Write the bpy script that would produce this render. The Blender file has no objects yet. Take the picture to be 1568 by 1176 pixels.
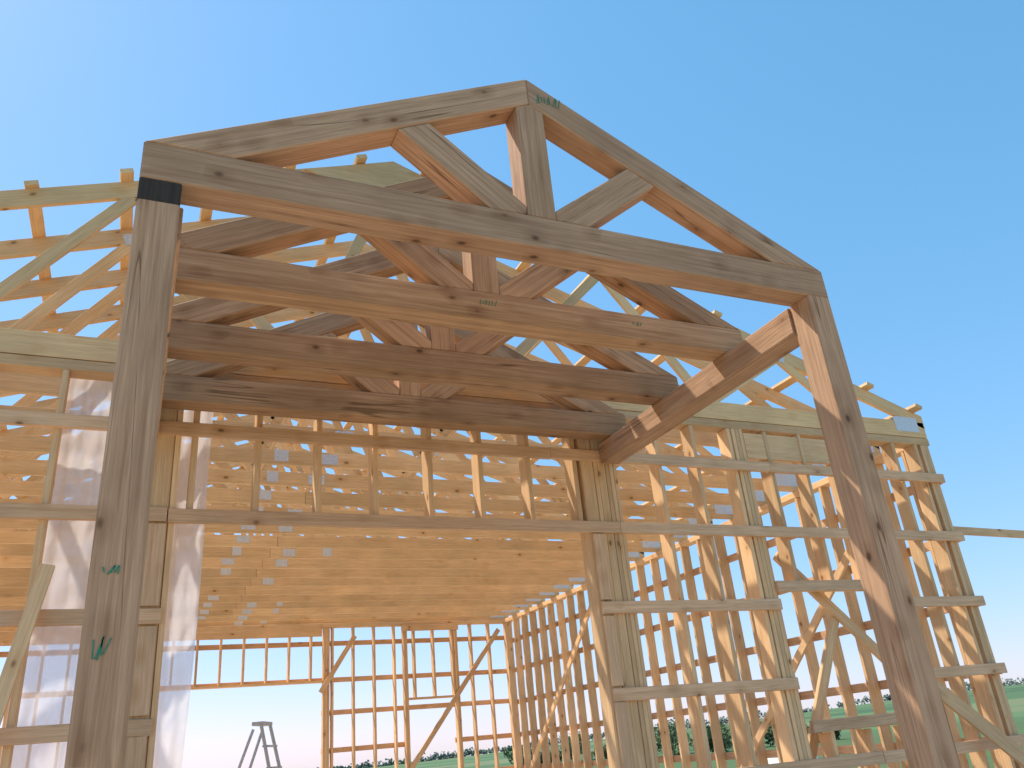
import bpy, math, random
import numpy as np
import mathutils
from mathutils import Vector, Matrix
random.seed(7)
scn=bpy.context.scene
# ---------------------------------------------------------------- materials
def N(nt,t,**k):
    n=nt.nodes.new(t)
    for a,b in k.items(): setattr(n,a,b)
    return n
def newmat(name):
    m=bpy.data.materials.new(name);m.use_nodes=True
    nt=m.node_tree
    return m,nt,nt.nodes['Principled BSDF']
def wood(name,c_dark,c_light,c_knot,grain=0.5,rough=0.75,stain=0.25,knotfrac=0.3,bump=0.25,cracks=0.0):
    m,nt,b=newmat(name);L=nt.links.new
    at=N(nt,'ShaderNodeAttribute',attribute_name='bc')
    ar=N(nt,'ShaderNodeAttribute',attribute_name='br')
    mp=N(nt,'ShaderNodeMapping');mp.inputs['Scale'].default_value=(0.7,26,26)
    L(at.outputs['Vector'],mp.inputs['Vector'])
    n1=N(nt,'ShaderNodeTexNoise');n1.inputs['Scale'].default_value=1.6;n1.inputs['Detail'].default_value=5;n1.inputs['Roughness'].default_value=0.65
    n1.inputs['Distortion'].default_value=0.5
    L(mp.outputs[0],n1.inputs['Vector'])
    mp2=N(nt,'ShaderNodeMapping');mp2.inputs['Scale'].default_value=(6,170,170)
    L(at.outputs['Vector'],mp2.inputs['Vector'])
    n2=N(nt,'ShaderNodeTexNoise');n2.inputs['Scale'].default_value=1.0;n2.inputs['Detail'].default_value=2
    L(mp2.outputs[0],n2.inputs['Vector'])
    n3=N(nt,'ShaderNodeTexNoise');n3.inputs['Scale'].default_value=1.9;n3.inputs['Detail'].default_value=3
    L(at.outputs['Vector'],n3.inputs['Vector'])
    mk=N(nt,'ShaderNodeMapping');mk.inputs['Scale'].default_value=(5.5,9,9)
    L(at.outputs['Vector'],mk.inputs['Vector'])
    vo=N(nt,'ShaderNodeTexVoronoi');vo.inputs['Scale'].default_value=1.0
    L(mk.outputs[0],vo.inputs['Vector'])
    sc=N(nt,'ShaderNodeSeparateColor');L(vo.outputs['Color'],sc.inputs[0])
    gt=N(nt,'ShaderNodeMath',operation='LESS_THAN');gt.inputs[1].default_value=knotfrac;L(sc.outputs[0],gt.inputs[0])
    def ring(a_,b_,v):
        k=N(nt,'ShaderNodeMapRange');k.inputs[1].default_value=a_;k.inputs[2].default_value=b_;k.inputs[3].default_value=v;k.inputs[4].default_value=0
        L(vo.outputs['Distance'],k.inputs[0]);mu=N(nt,'ShaderNodeMath',operation='MULTIPLY');L(k.outputs[0],mu.inputs[0]);L(gt.outputs[0],mu.inputs[1]);return mu
    k1=ring(.07,.17,.8);k2=ring(.12,.5,.45)
    mr=N(nt,'ShaderNodeMapRange');mr.inputs[1].default_value=0.32;mr.inputs[2].default_value=0.68
    L(n1.outputs[0],mr.inputs[0])
    mm=N(nt,'ShaderNodeMath',operation='MULTIPLY_ADD');mm.inputs[1].default_value=grain;L(mr.outputs[0],mm.inputs[0]);L(k2.outputs[0],mm.inputs[2])
    mixg=N(nt,'ShaderNodeMix',data_type='RGBA')
    mixg.inputs[6].default_value=(*c_light,1);mixg.inputs[7].default_value=(*c_dark,1)
    L(mm.outputs[0],mixg.inputs[0])
    kf=k1
    if cracks:
        mc=N(nt,'ShaderNodeMapping');mc.inputs['Scale'].default_value=(0.28,9,9);mc.inputs['Location'].default_value=(3,7,1)
        L(at.outputs['Vector'],mc.inputs['Vector'])
        nc=N(nt,'ShaderNodeTexNoise');nc.inputs['Scale'].default_value=1.0;nc.inputs['Detail'].default_value=1.5;L(mc.outputs[0],nc.inputs['Vector'])
        su=N(nt,'ShaderNodeMath',operation='SUBTRACT');su.inputs[1].default_value=.5;L(nc.outputs[0],su.inputs[0])
        ab=N(nt,'ShaderNodeMath',operation='ABSOLUTE');L(su.outputs[0],ab.inputs[0])
        cm=N(nt,'ShaderNodeMapRange');cm.inputs[1].default_value=.002;cm.inputs[2].default_value=.008;cm.inputs[3].default_value=cracks;cm.inputs[4].default_value=0;L(ab.outputs[0],cm.inputs[0])
        gate=N(nt,'ShaderNodeMapRange');gate.inputs[1].default_value=.48;gate.inputs[2].default_value=.56;L(n3.outputs[0],gate.inputs[0])
        cg=N(nt,'ShaderNodeMath',operation='MULTIPLY');L(cm.outputs[0],cg.inputs[0]);L(gate.outputs[0],cg.inputs[1])
        kf=N(nt,'ShaderNodeMath',operation='MAXIMUM');L(k1.outputs[0],kf.inputs[0]);L(cg.outputs[0],kf.inputs[1])
    mixk=N(nt,'ShaderNodeMix',data_type='RGBA');mixk.inputs[7].default_value=(*c_knot,1)
    L(mixg.outputs[2],mixk.inputs[6]);L(kf.outputs[0],mixk.inputs[0])
    v1=N(nt,'ShaderNodeMapRange');v1.inputs[3].default_value=1-stain;v1.inputs[4].default_value=1+stain*0.5
    L(ar.outputs['Fac'],v1.inputs[0])
    v2=N(nt,'ShaderNodeMapRange');v2.inputs[1].default_value=0.3;v2.inputs[2].default_value=0.7;v2.inputs[3].default_value=1-stain*0.8;v2.inputs[4].default_value=1+stain*0.3
    L(n3.outputs[0],v2.inputs[0])
    v3=N(nt,'ShaderNodeMapRange');v3.inputs[1].default_value=0.3;v3.inputs[2].default_value=0.7;v3.inputs[3].default_value=0.86;v3.inputs[4].default_value=1.08
    L(n2.outputs[0],v3.inputs[0])
    m1=N(nt,'ShaderNodeMath',operation='MULTIPLY');L(v1.outputs[0],m1.inputs[0]);L(v2.outputs[0],m1.inputs[1])
    m2=N(nt,'ShaderNodeMath',operation='MULTIPLY');L(m1.outputs[0],m2.inputs[0]);L(v3.outputs[0],m2.inputs[1])
    hs=N(nt,'ShaderNodeHueSaturation');L(mixk.outputs[2],hs.inputs['Color']);L(m2.outputs[0],hs.inputs['Value'])
    L(hs.outputs[0],b.inputs['Base Color'])
    b.inputs['Roughness'].default_value=rough
    b.inputs['Specular IOR Level'].default_value=0.2
    bp=N(nt,'ShaderNodeBump');bp.inputs['Strength'].default_value=bump;bp.inputs['Distance'].default_value=0.004
    L(n2.outputs[0],bp.inputs['Height']);L(bp.outputs[0],b.inputs['Normal'])
    return m
M_pine=wood('pine_lumber',(0.70,0.385,0.17),(0.92,0.61,0.335),(0.20,0.09,0.045),grain=0.6,stain=0.2)
M_pine2=wood('pine_truss_lumber',(0.76,0.43,0.18),(0.93,0.63,0.33),(0.25,0.12,0.05),grain=0.55,stain=0.2,knotfrac=.2)
M_girt=wood('weathered_girt_lumber',(0.60,0.33,0.165),(0.86,0.55,0.33),(0.12,0.055,0.03),grain=0.7,stain=0.17,knotfrac=.4)
M_brown=wood('brown_treated_timber',(0.44,0.235,0.125),(0.73,0.445,0.27),(0.11,0.05,0.025),grain=0.8,stain=0.2,bump=0.5,knotfrac=.36,cracks=.6)
M_brown2=wood('brown_timber_warm',(0.36,0.185,0.09),(0.66,0.40,0.22),(0.10,0.045,0.02),grain=0.8,stain=0.24,knotfrac=.42,bump=0.5,cracks=.6)
M_black=wood('dark_stained_timber',(0.035,0.026,0.02),(0.075,0.058,0.045),(0.01,0.008,0.006),grain=0.5,bump=.1)
def simple(name,col,rough=0.6,metal=0,noise=0.15,scale=20):
    m,nt,b=newmat(name);L=nt.links.new
    tc=N(nt,'ShaderNodeTexCoord')
    n=N(nt,'ShaderNodeTexNoise');n.inputs['Scale'].default_value=scale;n.inputs['Detail'].default_value=4
    L(tc.outputs['Object'],n.inputs['Vector'])
    mr=N(nt,'ShaderNodeMapRange');mr.inputs[3].default_value=1-noise;mr.inputs[4].default_value=1+noise
    L(n.outputs[0],mr.inputs[0])
    hs=N(nt,'ShaderNodeHueSaturation');hs.inputs['Color'].default_value=(*col,1);L(mr.outputs[0],hs.inputs['Value'])
    L(hs.outputs[0],b.inputs['Base Color'])
    b.inputs['Roughness'].default_value=rough;b.inputs['Metallic'].default_value=metal
    return m
M_plate=simple('galvanised_plate',(0.66,0.67,0.68),0.5,0.3,0.35,70)
M_green=simple('green_lumber_stamp',(0.04,0.24,0.15),0.8,0,0.5,90)
M_alu=simple('aluminium_ladder',(0.45,0.46,0.47),0.4,0.6)
M_conc=simple('concrete',(0.68,0.61,0.53),0.9,0,0.15,3)
M_dark=simple('black_rubber',(0.03,0.03,0.03),0.7)
M_white=simple('white_enamel',(0.75,0.75,0.73),0.35)
m,nt,b=newmat('polyethylene_film');L=nt.links.new
tl=N(nt,'ShaderNodeBsdfTranslucent');tl.inputs[0].default_value=(0.88,0.83,0.84,1)
df=N(nt,'ShaderNodeBsdfDiffuse');df.inputs[0].default_value=(0.88,0.83,0.84,1)
tr=N(nt,'ShaderNodeBsdfTransparent');gl=N(nt,'ShaderNodeBsdfGlossy');gl.inputs['Roughness'].default_value=0.2
x1=N(nt,'ShaderNodeMixShader');x1.inputs[0].default_value=0.6;L(df.outputs[0],x1.inputs[1]);L(tl.outputs[0],x1.inputs[2])
x2=N(nt,'ShaderNodeMixShader');x2.inputs[0].default_value=0.30;L(x1.outputs[0],x2.inputs[1]);L(tr.outputs[0],x2.inputs[2])
x3=N(nt,'ShaderNodeMixShader');x3.inputs[0].default_value=0.08;L(x2.outputs[0],x3.inputs[1]);L(gl.outputs[0],x3.inputs[2])
L(x3.outputs[0],nt.nodes['Material Output'].inputs[0]);M_film=m
def folmat(name,c1,c2):
    m,nt,b=newmat(name);L=nt.links.new
    ob=N(nt,'ShaderNodeNewGeometry');n=N(nt,'ShaderNodeTexNoise');n.inputs['Scale'].default_value=0.6
    L(ob.outputs['Position'],n.inputs['Vector'])
    mx=N(nt,'ShaderNodeMix',data_type='RGBA');mx.inputs[6].default_value=(*c1,1);mx.inputs[7].default_value=(*c2,1)
    L(n.outputs[0],mx.inputs[0]);L(mx.outputs[2],b.inputs['Base Color']);b.inputs['Roughness'].default_value=0.8;return m
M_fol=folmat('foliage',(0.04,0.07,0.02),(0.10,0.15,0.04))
M_folfar=folmat('foliage_haze_tint',(0.08,0.12,0.09),(0.12,0.17,0.12))  # aerial haze put into the leaf colour: paler, bluer green for far trees
m,nt,b=newmat('ground_grass_and_dirt');L=nt.links.new
g=N(nt,'ShaderNodeNewGeometry')
ln=N(nt,'ShaderNodeVectorMath',operation='DISTANCE');ln.inputs[1].default_value=(0,6,0);L(g.outputs['Position'],ln.inputs[0])
nz=N(nt,'ShaderNodeTexNoise');nz.inputs['Scale'].default_value=0.25;nz.inputs['Detail'].default_value=6;L(g.outputs['Position'],nz.inputs['Vector'])
ad=N(nt,'ShaderNodeMath',operation='MULTIPLY_ADD');ad.inputs[1].default_value=8;L(nz.outputs[0],ad.inputs[0]);L(ln.outputs['Value'],ad.inputs[2])
mr=N(nt,'ShaderNodeMapRange');mr.inputs[1].default_value=18;mr.inputs[2].default_value=22;L(ad.outputs[0],mr.inputs[0])
ng=N(nt,'ShaderNodeTexNoise');ng.inputs['Scale'].default_value=1.2;ng.inputs['Detail'].default_value=8;L(g.outputs['Position'],ng.inputs['Vector'])
gr=N(nt,'ShaderNodeMix',data_type='RGBA');gr.inputs[6].default_value=(0.05,0.10,0.02,1);gr.inputs[7].default_value=(0.13,0.18,0.05,1);L(ng.outputs[0],gr.inputs[0])
mpf=N(nt,'ShaderNodeMapping');mpf.inputs['Scale'].default_value=(0.0035,0.011,1);mpf.inputs['Rotation'].default_value=(0,0,0.4);L(g.outputs['Position'],mpf.inputs['Vector'])
vf=N(nt,'ShaderNodeTexVoronoi');vf.inputs['Scale'].default_value=1;L(mpf.outputs[0],vf.inputs['Vector'])
cr=N(nt,'ShaderNodeValToRGB');e=cr.color_ramp;e.interpolation='CONSTANT'
e.elements[0].color=(0.08,0.15,0.05,1);e.elements[1].position=0.8;e.elements[1].color=(0.17,0.20,0.08,1)
q=e.elements.new(0.3);q.color=(0.11,0.19,0.06,1);q=e.elements.new(0.55);q.color=(0.06,0.12,0.04,1)
sx=N(nt,'ShaderNodeSeparateColor');L(vf.outputs['Color'],sx.inputs[0]);L(sx.outputs[0],cr.inputs[0])
far=N(nt,'ShaderNodeMapRange');far.inputs[1].default_value=60;far.inputs[2].default_value=120;L(ln.outputs['Value'],far.inputs[0])
gf=N(nt,'ShaderNodeMix',data_type='RGBA');L(far.outputs[0],gf.inputs[0]);L(gr.outputs[2],gf.inputs[6]);L(cr.outputs[0],gf.inputs[7])
dm=N(nt,'ShaderNodeMix',data_type='RGBA');dm.inputs[6].default_value=(0.62,0.48,0.34,1);L(mr.outputs[0],dm.inputs[0]);L(gf.outputs[2],dm.inputs[7])
L(dm.outputs[2],b.inputs['Base Color']);b.inputs['Roughness'].default_value=0.95
bm_=N(nt,'ShaderNodeBump');bm_.inputs['Distance'].default_value=0.1;bm_.inputs['Strength'].default_value=0.6;L(ng.outputs[0],bm_.inputs['Height']);L(bm_.outputs[0],b.inputs['Normal'])
M_ground=m
# ---------------------------------------------------------------- board builder
class Grp:
    def __init__(s): s.v=[];s.f=[];s.bc=[];s.br=[]
    def board(s,p0,p1,w,h,up=(0,0,1),ch=None,jit=0.0,cut0=None,cut1=None,bend=0.0):
        p0=Vector(p0);p1=Vector(p1)
        if jit:
            j=lambda:Vector([random.uniform(-jit,jit) for _ in range(3)])
            p0=p0+j();p1=p1+j()
        d=(p1-p0);Ln=d.length;d.normalize()
        up=Vector(up);sd=d.cross(up).normalized();u=sd.cross(d).normalized()
        if ch is None: ch=min(w,h)*0.06
        prof=[(-w/2+ch,-h/2),(w/2-ch,-h/2),(w/2,-h/2+ch),(w/2,h/2-ch),(w/2-ch,h/2),(-w/2+ch,h/2),(-w/2,h/2-ch),(-w/2,-h/2+ch)]
        base=len(s.v);off=Vector((random.uniform(0,80),random.uniform(0,80),random.uniform(0,80)));r=random.random()
        nseg=1 if bend==0 else 4
        for k in range(nseg+1):
            t=k/nseg
            q=p0.lerp(p1,t)+sd*(bend*4*t*(1-t))
            for (a,c) in prof:
                pt=q+sd*a+u*c
                if k==0 and cut0 is not None: pt=pt+d*(a*cut0[0]+c*cut0[1])
                if k==nseg and cut1 is not None: pt=pt+d*(a*cut1[0]+c*cut1[1])
                s.v.append(pt);s.bc.append(Vector((Ln*t,a,c))+off);s.br.append(r)
        for k in range(nseg):
            for i in range(8):
                j=(i+1)%8;A=base+k*8;B=A+8
                s.f.append((A+i,A+j,B+j,B+i))
        s.f.append(tuple(base+i for i in reversed(range(8))));s.f.append(tuple(base+nseg*8+i for i in range(8)))
    def prism(s,poly,y0,y1,along=(1,0,0)):
        base=len(s.v);n=len(poly);off=Vector([random.uniform(0,80) for _ in range(3)]);r=random.random()
        al=Vector(along).normalized();ac=Vector((0,1,0)).cross(al)
        for y in (y0,y1):
            for (x,z) in poly:
                p=Vector((x,y,z));s.v.append(p);s.bc.append(Vector((p.dot(al),p.dot(ac),y))+off);s.br.append(r)
        s.f.append(tuple(base+i for i in range(n)));s.f.append(tuple(base+n+i for i in reversed(range(n))))
        for i in range(n):
            j=(i+1)%n;s.f.append((base+j,base+i,base+n+i,base+n+j))
    def make(s,name,mat,parent=None,bevel=0):
        me=bpy.data.meshes.new(name);me.from_pydata([tuple(v) for v in s.v],[],s.f)
        a=me.attributes.new('bc','FLOAT_VECTOR','POINT');a.data.foreach_set('vector',np.array([tuple(v) for v in s.bc],dtype=np.float32).ravel())
        a=me.attributes.new('br','FLOAT','POINT');a.data.foreach_set('value',np.array(s.br,dtype=np.float32))
        import bmesh
        bm=bmesh.new();bm.from_mesh(me);bmesh.ops.recalc_face_normals(bm,faces=bm.faces)
        bm.to_mesh(me);bm.free()
        me.materials.append(mat)
        o=bpy.data.objects.new(name,me);scn.collection.objects.link(o)
        if parent: o.parent=parent
        if bevel:
            md=o.modifiers.new('bev','BEVEL');md.width=bevel;md.segments=1;md.limit_method='ANGLE'
        return o
def empty(name):
    e=bpy.data.objects.new(name,None);scn.collection.objects.link(e);e.empty_display_size=0.2;return e
# ---------------------------------------------------------------- portico
PT=empty('timber_frame_portico')
A=1.82;ZB=3.816;ZC=4.0;ZA=4.919;SP=0.746
sl=(ZA-ZC)/A;tv=0.178;TH=0.15
def stamp(G,cx,cz,y,w,h,n):
    for i in range(n):
        x=cx+(i/(n-1)-.5)*w
        G.board((x-.006,y,cz-h/2*random.uniform(.5,1)),(x+random.uniform(-.012,.014),y,cz+h/2*random.uniform(.5,1)),.004,.003,(0,1,0),ch=0)
for k in range(4):
    y0=k*SP;y1=y0+TH
    G=Grp()
    a=A if k==0 else A-0.005
    yo=0.002
    G.prism([(-a,ZB),(a,ZB),(a,ZC),(-a,ZC)],y0,y1)
    G.prism([(-a,ZC+.001),(-a+tv/sl,ZC+.001),(0,ZA-tv),(0,ZA)],y0+yo,y1-yo,(1,0,sl))
    G.prism([(a,ZC+.001),(.001,ZA),(.001,ZA-tv),(a-tv/sl,ZC+.001)],y0+yo,y1-yo,(1,0,-sl))
    o=G.make('truss_chords_%d'%(k+1),M_brown if k<1 else M_brown2,PT,0.006)
    G=Grp()
    kp=.08
    G.prism([(-kp,ZC+.002),(kp,ZC+.002),(kp,ZA-tv-kp*sl),(0,ZA-tv-.001),(-kp,ZA-tv-kp*sl)],y0+.004,y1-.004,(0,0,1))
    for sg in (-1,1):
        def und(x): return ZA-tv-sl*abs(x)-.001
        xb0,xb1=.082,.275
        ms=.80
        zi=ZC+.06
        xt=(und(0)-(zi-ms*.082))/(ms+sl);xt2=(und(0)-(ZC+.002-ms*xb1))/(ms+sl)
        pts=[(xb0,ZC+.002),(xb1,ZC+.002),(xt2,und(xt2)),(xt,und(xt)),(xb0,zi)]
        pts=[(sg*x,z) for x,z in pts]
        if sg<0: pts=pts[::-1]
        G.prism(pts,y0+.006,y1-.006,(sg*1,0,ms))
    G.make('truss_webs_%d'%(k+1),M_brown if k<1 else M_brown2,PT,0.005)
G=Grp();PW=.16
for sg in (-1,1):
    x=sg*(A-PW/2)
    G.board((x,.08,0),(x,.08,ZB-.108 if sg<0 else ZB-.002),PW,.16,(0,1,0),ch=.007)
G.make('posts',M_brown,PT)
G=Grp();G.board((-A+PW/2,.08,ZB-.107),(-A+PW/2,.08,ZB-.002),PW,.16,(0,1,0),ch=.007);G.make('post_dark_top',M_black,PT)
G=Grp()
for sg in (-1,1):
    x=sg*(A-.09)
    G.board((x,.162,ZB-.085),(x,2.44,ZB-.085),.17,.165,(0,0,1),ch=.006)
G.make('side_beams',M_brown,PT)
G=Grp()
stamp(G,.12,4.79,0,.13,.07,9);stamp(G,-1.75,2.24,-.002,.04,.03,5);stamp(G,-1.76,2.0,-.002,.03,.08,5)
stamp(G,.0,3.93,SP-.002,.09,.04,6);stamp(G,1.0,3.93,SP-.002,.05,.03,4)
G.make('green_stamp_marks',M_green,PT)
# ---------------------------------------------------------------- building
BD=empty('wood_framed_building')
D=2.45;W=5.63;YB=13.5
rows=[3.715,3.125,2.51,1.9,1.3,0.7,0.1]
J=.004
st=Grp();gi=Grp();co=Grp()
wx0,wx1=3.24,4.45
xs=[.21+.4064*k for k in range(-15,14)]
ys=D+.038+.07
for x in xs:
    if x<-W+.06 or x>W-.06: continue
    if -1.55<x<1.5: st.board((x,ys,3.17),(x,ys,4.08),.038,.14,(0,1,0),jit=J)
    elif 1.45<x<1.86: continue
    elif -1.86<x<-1.5: continue
    elif wx0-.05<x<wx1:
        st.board((x,ys,2.70),(x,ys,4.08),.038,.14,(0,1,0),jit=J);st.board((x,ys,0),(x,ys,1.52),.038,.14,(0,1,0),jit=J)
    else: st.board((x,ys,0.04),(x,ys,4.08),.038,.14,(0,1,0),jit=J,bend=random.uniform(-.008,.008))
for x in (-W+.06,-W+.1,W-.06,W-.1,W-.22): st.board((x,ys,0.04),(x,ys,4.08),.038,.14,(0,1,0))
for i in range(3): co.board((3.10+.0395*i,ys-.003*i,.04),(3.10+.0395*i,ys-.003*i,4.079),.038,.146,(0,1,0))
co.board((wx1+.02,ys,.04),(wx1+.02,ys,4.079),.038,.14,(0,1,0))
st.board((wx0-.02,ys,2.66),(wx1,ys,2.66),.14,.038);st.board((wx0-.02,ys,1.545),(wx1,ys,1.545),.14,.038)
co.board((3.22,ys-.045,3.93),(4.35,ys-.045,3.93),.03,.24)
x=1.478
for wd in (.115,.038,.07,.038,.038,.03):
    co.board((x+wd/2,ys-.004+random.uniform(-.006,.002),0),(x+wd/2,ys-.004,3.98 if wd>.05 else 4.075),wd-.003,.15,(0,1,0));x+=wd
x=-1.84
for wd in (.038,.07,.038,.038,.115,.038):
    co.board((x+wd/2,ys-.004+random.uniform(-.006,.002),0),(x+wd/2,ys-.004,4.075),wd-.003,.15,(0,1,0));x+=wd
st.board((-1.5,ys,3.15),(1.476,ys,3.15),.14,.038)
st.board((-W,ys,4.12),(W-.01,ys,4.12),.14,.075)
for i,z in enumerate(rows):
    yy=D+.019
    def g(x0,x1,z=z): gi.board((x0,yy,z),(x1,yy,z+random.uniform(-.006,.006)),.038,.089,jit=.002)
    if i in(0,): g(-W,-1.86);g(-1.855,1.2);g(1.205,3.4);g(3.405,W+.0)
    elif i==1: g(-W,-1.55);g(-1.545,1.75);g(1.755,4.2);g(4.205,W+.02)
    else:
        g(-W,-1.86);g(-1.855,-1.53)
        if i in(2,3): g(1.5,3.2);g(wx1-.02,W+.02)
        else: g(1.5,3.9);g(3.905,W+.02)
gi.board((3.2,D+.019,2.66),(4.43,D+.019,2.67),.038,.089);gi.board((3.25,D+.019,1.57),(4.5,D+.019,1.58),.038,.089)
for z0,z1 in ((2.57,3.07),(1.96,2.45),(1.35,1.85),(.75,1.25)):
    gi.board((-1.60,D+.019,z0),(-1.60,D+.019,z1),.10,.036,(0,1,0));
    gi.board((1.545,D+.021,z0),(1.545,D+.021,z1),.09,.034,(0,1,0))
for sg in (-1,1):
    xo=sg*(W-.038-.07)
    y=D+.25
    while y<YB-.1:
        st.board((xo,y,.04),(xo,y,4.08),.14,.038,(0,1,0),jit=J,bend=random.uniform(-.01,.01));y+=.4064
    st.board((xo,D+.18,4.12),(xo,YB-.15,4.12),.14,.075)
    for i,z in enumerate(rows):
        xx=sg*(W-.019);yy=D+.04
        while yy<YB:
            y2=min(yy+random.choice([3.66,4.27]),YB)
            gi.board((xx,yy,z),(xx,y2-.004,z),.038,.089,jit=.002);yy=y2
yb=YB-.038-.07
brow=[3.80,3.13,2.55,1.9,1.3,.7,.1]
for x in xs:
    if x<-W+.1 or x>W-.1: continue
    if -2.2<x<1.66: st.board((x,yb,3.12),(x,yb,4.08),.038,.14,(0,1,0),jit=J)
    elif 3.34<x<4.28: st.board((x,yb,2.72),(x,yb,4.08),.038,.14,(0,1,0),jit=J);st.board((x,yb,0.04),(x,yb,1.0),.038,.14,(0,1,0),jit=J)
    else: st.board((x,yb,.04),(x,yb,4.08),.038,.14,(0,1,0),jit=J)
for x in (-2.3,-2.26,1.68,1.72,1.76,3.30,3.26,4.32,4.36,W-.06,-W+.06): st.board((x,yb,.04),(x,yb,4.08),.038,.14,(0,1,0))
st.board((-W,yb,4.12),(W,yb,4.12),.14,.075)
st.board((-W+.2,yb-.09,4.03),(1.62,yb-.09,4.03),.038,.235);st.board((3.2,yb-.09,4.03),(4.4,yb-.09,4.03),.038,.12)
st.board((-2.2,yb,3.10),(1.66,yb,3.10),.14,.038);st.board((3.32,yb,2.70),(4.3,yb,2.70),.14,.038);st.board((3.32,yb,1.02),(4.3,yb,1.02),.14,.038)
for i,z in enumerate(brow):
    yy=YB-.019
    if i<2: gi.board((-W,yy,z),(W,yy,z),.038,.089)
    else:
        gi.board((-W,yy,z),(-2.25,yy,z),.038,.089)
        if i in(3,4): gi.board((1.66,yy,z),(3.33,yy,z),.038,.089);gi.board((4.28,yy,z),(W,yy,z),.038,.089)
        else: gi.board((1.66,yy,z),(W,yy,z),.038,.089)
for (p,q) in (((-W,ys,.02),(-1.84,ys,.02)),((1.8,ys,.02),(W,ys,.02)),((2,yb,.02),(W,yb,.02))): st.board(p,q,.14,.038)
st.make('wall_studs',M_pine,BD);gi.make('wall_girts',M_girt,BD);co.make('built_up_posts_and_header',M_pine,BD)
br=Grp()
br.board((3.44,D+.21,2.97),(4.5,D+.21,1.98),.038,.09,(0,0,1))
br.board((4.55,D-.03,1.86),(5.75,D-.35,.65),.038,.12,(0,0,1))
br.board((3.97,D+.24,2.42),(3.28,D+.24,1.2),.038,.089,(0,0,1))
br.board((-2.16,D-.03,2.80),(-2.40,D-.25,1.3),.038,.075,(1,0,0))
br.board((5.3,YB-.2,3.95),(3.3,YB-.2,1.45),.038,.089,(0,0,1))
br.board((1.6,YB-.24,2.9),(2.25,YB-.24,3.9),.038,.089,(0,0,1))
br.board((W-.2,9.2,4.0),(W-.2,12.9,1.0),.038,.089,(0,0,1))
br.board((W-.2,6.4,1.0),(W-.2,3.3,3.6),.038,.089,(0,0,1))
br.board((5.62,D+.12,3.22),(7.6,D+.18,3.20),.038,.075)
br.board((1.9,D+.22,1.1),(2.95,D+.22,.2),.038,.089,(0,0,1))
br.make('temporary_brace_boards',M_pine,BD)
# roof trusses
RZ=6.33;RS=.341
tt=Grp();tp=Grp()
topn=[0,1.95,3.85]
ty=D+.06
tys=[]
while ty<YB: tys.append(ty);ty+=.6096
for n_,y in enumerate(tys):
    ch=.14;cv=ch*math.sqrt(1+RS*RS)
    ja=random.uniform(-.01,.01);jz=random.uniform(-.006,.006)
    bh=.17 if n_==0 else .14;bz=4.25 if n_==0 else 4.235+jz
    tt.board((-W+.01+ja,y,bz),(-.15+ja,y,bz),.038,bh);tt.board((-.146+ja,y,bz),(W-.01+ja,y,bz),.038,bh)
    for sg in (-1,1):
        w_=Vector((sg*W,y,RZ-RS*W-cv/2));a_=Vector((0,y,RZ-cv/2))
        tt.board(w_,a_,.038,ch,(0,0,1),cut0=(0,RS),cut1=(0,-RS))
        def T(x): return Vector((sg*x,y,RZ-RS*x-cv+.02))
        def B(x): return Vector((sg*x,y,4.31))
        seq=[T(0),B(.75),T(1.95),B(2.9),T(3.85),B(4.6)]
        for p,q in zip(seq[:-1],seq[1:]):
            d=(q-p).normalized();tt.board(p+d*.03,q-d*.03,.036,.089,(0,0,1) )
        for x in topn[1:]:
            if random.random()<.55: continue
            for yy in (y-.0215,y+.0215): tp.board((sg*(x-.08),yy,RZ-RS*(x-.08)-cv*.75),(sg*(x+.08),yy,RZ-RS*(x+.08)-cv*.75),.003,.10)
        if n_>0 and (sg<0 or random.random()<.3) and random.random()<.8:
            x=.58+random.uniform(-.04,.04);pw=random.uniform(.05,.085);ph=random.uniform(.08,.12)
            for yy in (y-.0215,y+.0215): tp.board((sg*x-pw,yy,4.25+jz),(sg*x+pw,yy,4.25+jz),.003,ph)
        for yy in (y-.0215,y+.0215): tp.board((sg*(W-.42),yy,4.30),(sg*(W-.10),yy,4.30),.003,.16)
    if n_>0 and random.random()<.8:
        xo=-.145 if n_<8 else .1
        for yy in (y-.0225,y+.0225): tp.board((xo-.08,yy,4.235+jz),(xo+.08,yy,4.235+jz),.003,.10)
tt.prism([(-.75,RZ-RS*.75-.02),(0,RZ-.01),(.55,RZ-RS*.55-.02),(.35,RZ-RS*.55-.19),(-.4,RZ-RS*.55-.19)],D+.022,D+.039)
for sg in (-1,1):
    for k in range(10):
        x=sg*(.29+.58*k);z=RZ-RS*abs(x)+.021
        yy=D-.03+random.uniform(-.04,.04)
        while yy<YB+.1:
            y2=min(yy+random.choice([3.66,4.27,4.88]),YB+.12)
            tt.board((x,yy,z),(x,y2-.003,z),.089,.038,(RS*sg,0,1),jit=.002);yy=y2
tt.make('roof_trusses_and_purlins',M_pine2,BD);tp.make('truss_connector_plates',M_plate,BD)
G=Grp();G.board((0,D,0.0),(0,YB,0.0),2*W,.3,(0,0,1),ch=.01)
o=G.make('concrete_slab',M_conc,BD);o.location.z=-.13
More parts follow.
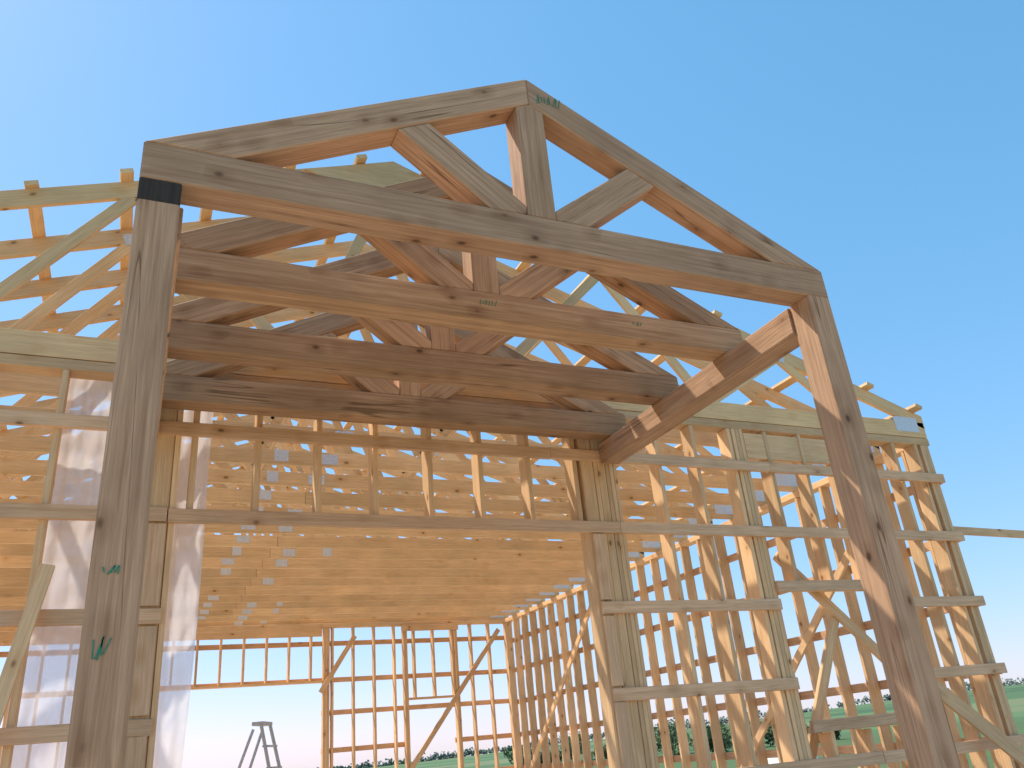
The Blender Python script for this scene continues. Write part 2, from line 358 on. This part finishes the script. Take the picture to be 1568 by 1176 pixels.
# ---------------------------------------------------------------- plastic sheet
nx,nz=90,120;vs=[];fs=[]
for j in range(nz+1):
    for i in range(nx+1):
        u=i/nx;v=j/nz
        x=-2.25+u*.93+.012*math.sin(v*9+u*3)-.05*max(0,u-.5)*math.sin(v*5)
        z=.1+v*4.0
        am=.35+.65*max(0,u-.6)/.4
        y=D+.215+am*(.03*math.sin(u*26+1.5*math.sin(v*3))*(1.1-.5*v)+.015*math.sin(u*61+v*7))+.02*math.sin(v*11+u*5)
        y+=.012*mathutils.noise.noise(Vector((u*9,v*26,1)))+.008*mathutils.noise.noise(Vector((u*25,v*60,4)))
        vs.append((x,y,z))
for j in range(nz):
    for i in range(nx):
        a=j*(nx+1)+i;fs.append((a,a+1,a+nx+2,a+nx+1))
me=bpy.data.meshes.new('plastic_sheet');me.from_pydata(vs,[],fs);me.materials.append(M_film)
for p in me.polygons:p.use_smooth=True
o=bpy.data.objects.new('plastic_sheet',me);scn.collection.objects.link(o)
# ---------------------------------------------------------------- stepladder
LD=empty('stepladder');G=Grp()
lx,ly,H=.12,10.0,2.24
def lp(dx,dy,z): 
    c,s=math.cos(1.1),math.sin(1.1);return (lx+dx*c-dy*s,ly+dx*s+dy*c,z)
for sg in (-1,1):
    G.board(lp(sg*.32,-.62,0.02),lp(sg*.19,-.05,H),.035,.09,(0,1,0));G.board(lp(sg*.32,.82,0.02),lp(sg*.19,.06,H-.05),.035,.06,(0,1,0))
for k in range(1,8):
    t=k*.125;G.board(lp(-(.32-.13*t),-.62+.57*t,H*t),lp(.32-.13*t,-.62+.57*t,H*t),.08,.025)
for k in (2,4,6):
    t=k*.125;G.board(lp(-(.32-.13*t),.82-.76*t,H*t),lp(.32-.13*t,.82-.76*t,H*t),.02,.03)
G.board(lp(-.2,0,H+.02),lp(.2,0,H+.02),.16,.05);G.make('rails_and_steps',M_alu,LD)
# ---------------------------------------------------------------- small towable machine beside the building
GE=empty('towable_air_compressor')
cx,cy=13.2,14.4
G=Grp()
G.prism([(cx-.62,.28),(cx+.62,.28),(cx+.62,.78),(cx+.42,1.0),(cx-.38,1.1),(cx-.62,.86)],cy-.4,cy+.4)
G.make('canopy',M_white,GE,.05)
G=Grp()
for yy in (cy-.56,cy+.42):
    n=20;G.prism([(cx+.1+.27*math.cos(2*math.pi*i/n),.13+.27*math.sin(2*math.pi*i/n)) for i in range(n)],yy,yy+.14)
G.prism([(cx-.60,.50),(cx-.30,.50),(cx-.30,.86),(cx-.60,.86)],cy-.412,cy-.40)
G.board((cx+.1,cy-.5,.13),(cx+.1,cy+.5,.13),.06,.06);G.board((cx-1.4,cy,.25),(cx-.5,cy,.32),.07,.07);G.board((cx-1.35,cy,-.12),(cx-1.35,cy,.3),.04,.04,(0,1,0))
G.make('wheels_and_drawbar',M_dark,GE)
# ---------------------------------------------------------------- ground
def gh(x,y):
    r=math.hypot(x,y-6)
    if r<=30: return 0
    az=math.degrees(math.atan2(x,y-6))
    k=min(1,(r-30)/300)
    h=k*(2.0*mathutils.noise.noise(Vector((x*.004,y*.004,3)))-.8)
    t=min(1,max(0,(az-12)/45));t=t*t*(3-2*t)
    q=min(1,max(0,(r-60)/640));q=q*q*(3-2*q)
    return h+t*q*14.5
vs=[];fs=[];rr=[0,4,8,12,16,22,30,40,55,75,100,140,190,260,350,420,500,600,700,850,1000,1300,2000,3500,6000];ns=144
for r in rr:
    for k in range(ns):
        a=2*math.pi*k/ns;x=r*math.cos(a);y=6+r*math.sin(a)
        vs.append((x,y,gh(x,y)-.14))
for i in range(len(rr)-1):
    for k in range(ns):
        k2=(k+1)%ns
        fs.append((i*ns+k,(i+1)*ns+k,(i+1)*ns+k2,i*ns+k2))
me=bpy.data.meshes.new('ground');me.from_pydata(vs,[],fs);me.materials.append(M_ground)
for p in me.polygons:p.use_smooth=True
o=bpy.data.objects.new('ground',me);scn.collection.objects.link(o)
def leafmass(name,spots,leaf,nleaf,mat):
    vs=[];fs=[]
    for (x,y,w,h) in spots:
        zb=gh(x,y)-.3
        nb=max(4,int(w/h*5))
        bl=[(x+random.uniform(-w/2,w/2),y+random.uniform(-h,h)*.6,zb+h*random.uniform(.25,.75),h*random.uniform(.22,.42)) for _ in range(nb)]
        for _ in range(nleaf):
            cx,cy,cz,r=random.choice(bl)
            d=Vector((random.gauss(0,1),random.gauss(0,1),random.gauss(0,1))).normalized()*r*random.uniform(.6,1.1)
            c=Vector((cx,cy,max(cz+d.z,zb)))+Vector((d.x,d.y,0))
            a=Vector((random.gauss(0,1),random.gauss(0,1),random.gauss(0,1))).normalized();b2=a.orthogonal().normalized()
            s=leaf*random.uniform(.5,1.3);n=len(vs)
            vs+= [tuple(c+a*s),tuple(c+b2*s),tuple(c-a*s),tuple(c-b2*s)];fs.append((n,n+1,n+2,n+3))
        n=len(vs);t=h*.03
        for zz,tw in ((zb-.5,t),(zb+h*.6,t*.4)):
            for dx,dy in ((-1,-1),(1,-1),(1,1),(-1,1)): vs.append((x+dx*tw,y+dy*tw,zz))
        for i in range(4): fs.append((n+i,n+(i+1)%4,n+4+(i+1)%4,n+4+i))
    me=bpy.data.meshes.new(name);me.from_pydata(vs,[],fs);me.materials.append(mat)
    o=bpy.data.objects.new(name,me);scn.collection.objects.link(o)
sp=[]
for k in range(230):
    a=math.radians(-25+k*.5+random.uniform(-.3,.3));r=random.uniform(690,800)
    if random.random()<.12: continue
    sp.append((r*math.sin(a),r*math.cos(a),random.uniform(8,26),random.uniform(3.5,7)))
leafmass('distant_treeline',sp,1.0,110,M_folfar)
sp=[]
for k in range(16):
    a=math.radians(24+k*1.3+random.uniform(-.5,.5));r=random.uniform(75,110)
    sp.append((r*math.sin(a),r*math.cos(a),random.uniform(2,4.5),random.uniform(1.6,3.4)))
leafmass('hedge_bushes',sp,.16,900,M_fol)
sp=[(12+random.uniform(-4,4),62+random.uniform(-3,3),2.5,1.5) for _ in range(5)]
leafmass('wild_shrubs',sp,.14,500,M_fol)
# ---------------------------------------------------------------- light
el=math.radians(54);az=math.radians(-42)
S=Vector((math.sin(az)*math.cos(el),math.cos(az)*math.cos(el),math.sin(el)))
ld=bpy.data.lights.new('sun','SUN');ld.energy=5.0;ld.angle=math.radians(.5);ld.color=(1,.93,.81)
lo=bpy.data.objects.new('sun',ld);scn.collection.objects.link(lo);lo.rotation_euler=S.to_track_quat('Z','Y').to_euler()
w=bpy.data.worlds.new('World');scn.world=w;w.use_nodes=True;nt=w.node_tree
sk=nt.nodes.new('ShaderNodeTexSky');sk.sky_type='NISHITA';sk.sun_disc=False;sk.sun_elevation=el;sk.sun_rotation=az
sk.air_density=1.15;sk.dust_density=0.35;sk.ozone_density=7.0;sk.altitude=0
sp_=nt.nodes.new('ShaderNodeSeparateColor');cb=nt.nodes.new('ShaderNodeCombineColor')
nt.links.new(sk.outputs[0],sp_.inputs[0])
for i,(g_,k_) in enumerate(((.95,1.30),(.56,2.3),(.60,2.65))):
    pw=nt.nodes.new('ShaderNodeMath');pw.operation='POWER';pw.inputs[1].default_value=g_
    mu=nt.nodes.new('ShaderNodeMath');mu.operation='MULTIPLY';mu.inputs[1].default_value=k_
    nt.links.new(sp_.outputs[i],pw.inputs[0]);nt.links.new(pw.outputs[0],mu.inputs[0]);nt.links.new(mu.outputs[0],cb.inputs[i])
bg=nt.nodes['Background'];bg.inputs[1].default_value=.15;nt.links.new(cb.outputs[0],bg.inputs[0])
# ---------------------------------------------------------------- camera
yw,p,ro=.449,.423,-.094
fw=Vector((math.sin(yw)*math.cos(p),math.cos(yw)*math.cos(p),math.sin(p)))
rt=Vector((math.cos(yw),-math.sin(yw),0));up=rt.cross(fw)
r2=rt*math.cos(ro)+up*math.sin(ro);u2=-rt*math.sin(ro)+up*math.cos(ro)
cd=bpy.data.cameras.new('camera');cd.lens=36*1245.7/1568;cd.sensor_width=36;cd.clip_end=12000;cd.clip_start=.05
cam=bpy.data.objects.new('camera',cd);scn.collection.objects.link(cam)
mt=Matrix((r2,u2,-fw)).transposed().to_4x4();mt.translation=Vector((-.917*1.82,-1.610*1.82,4-1.322*1.82));cam.matrix_world=mt
scn.camera=cam
scn.view_settings.view_transform='Standard'
scn.view_settings.look='None'
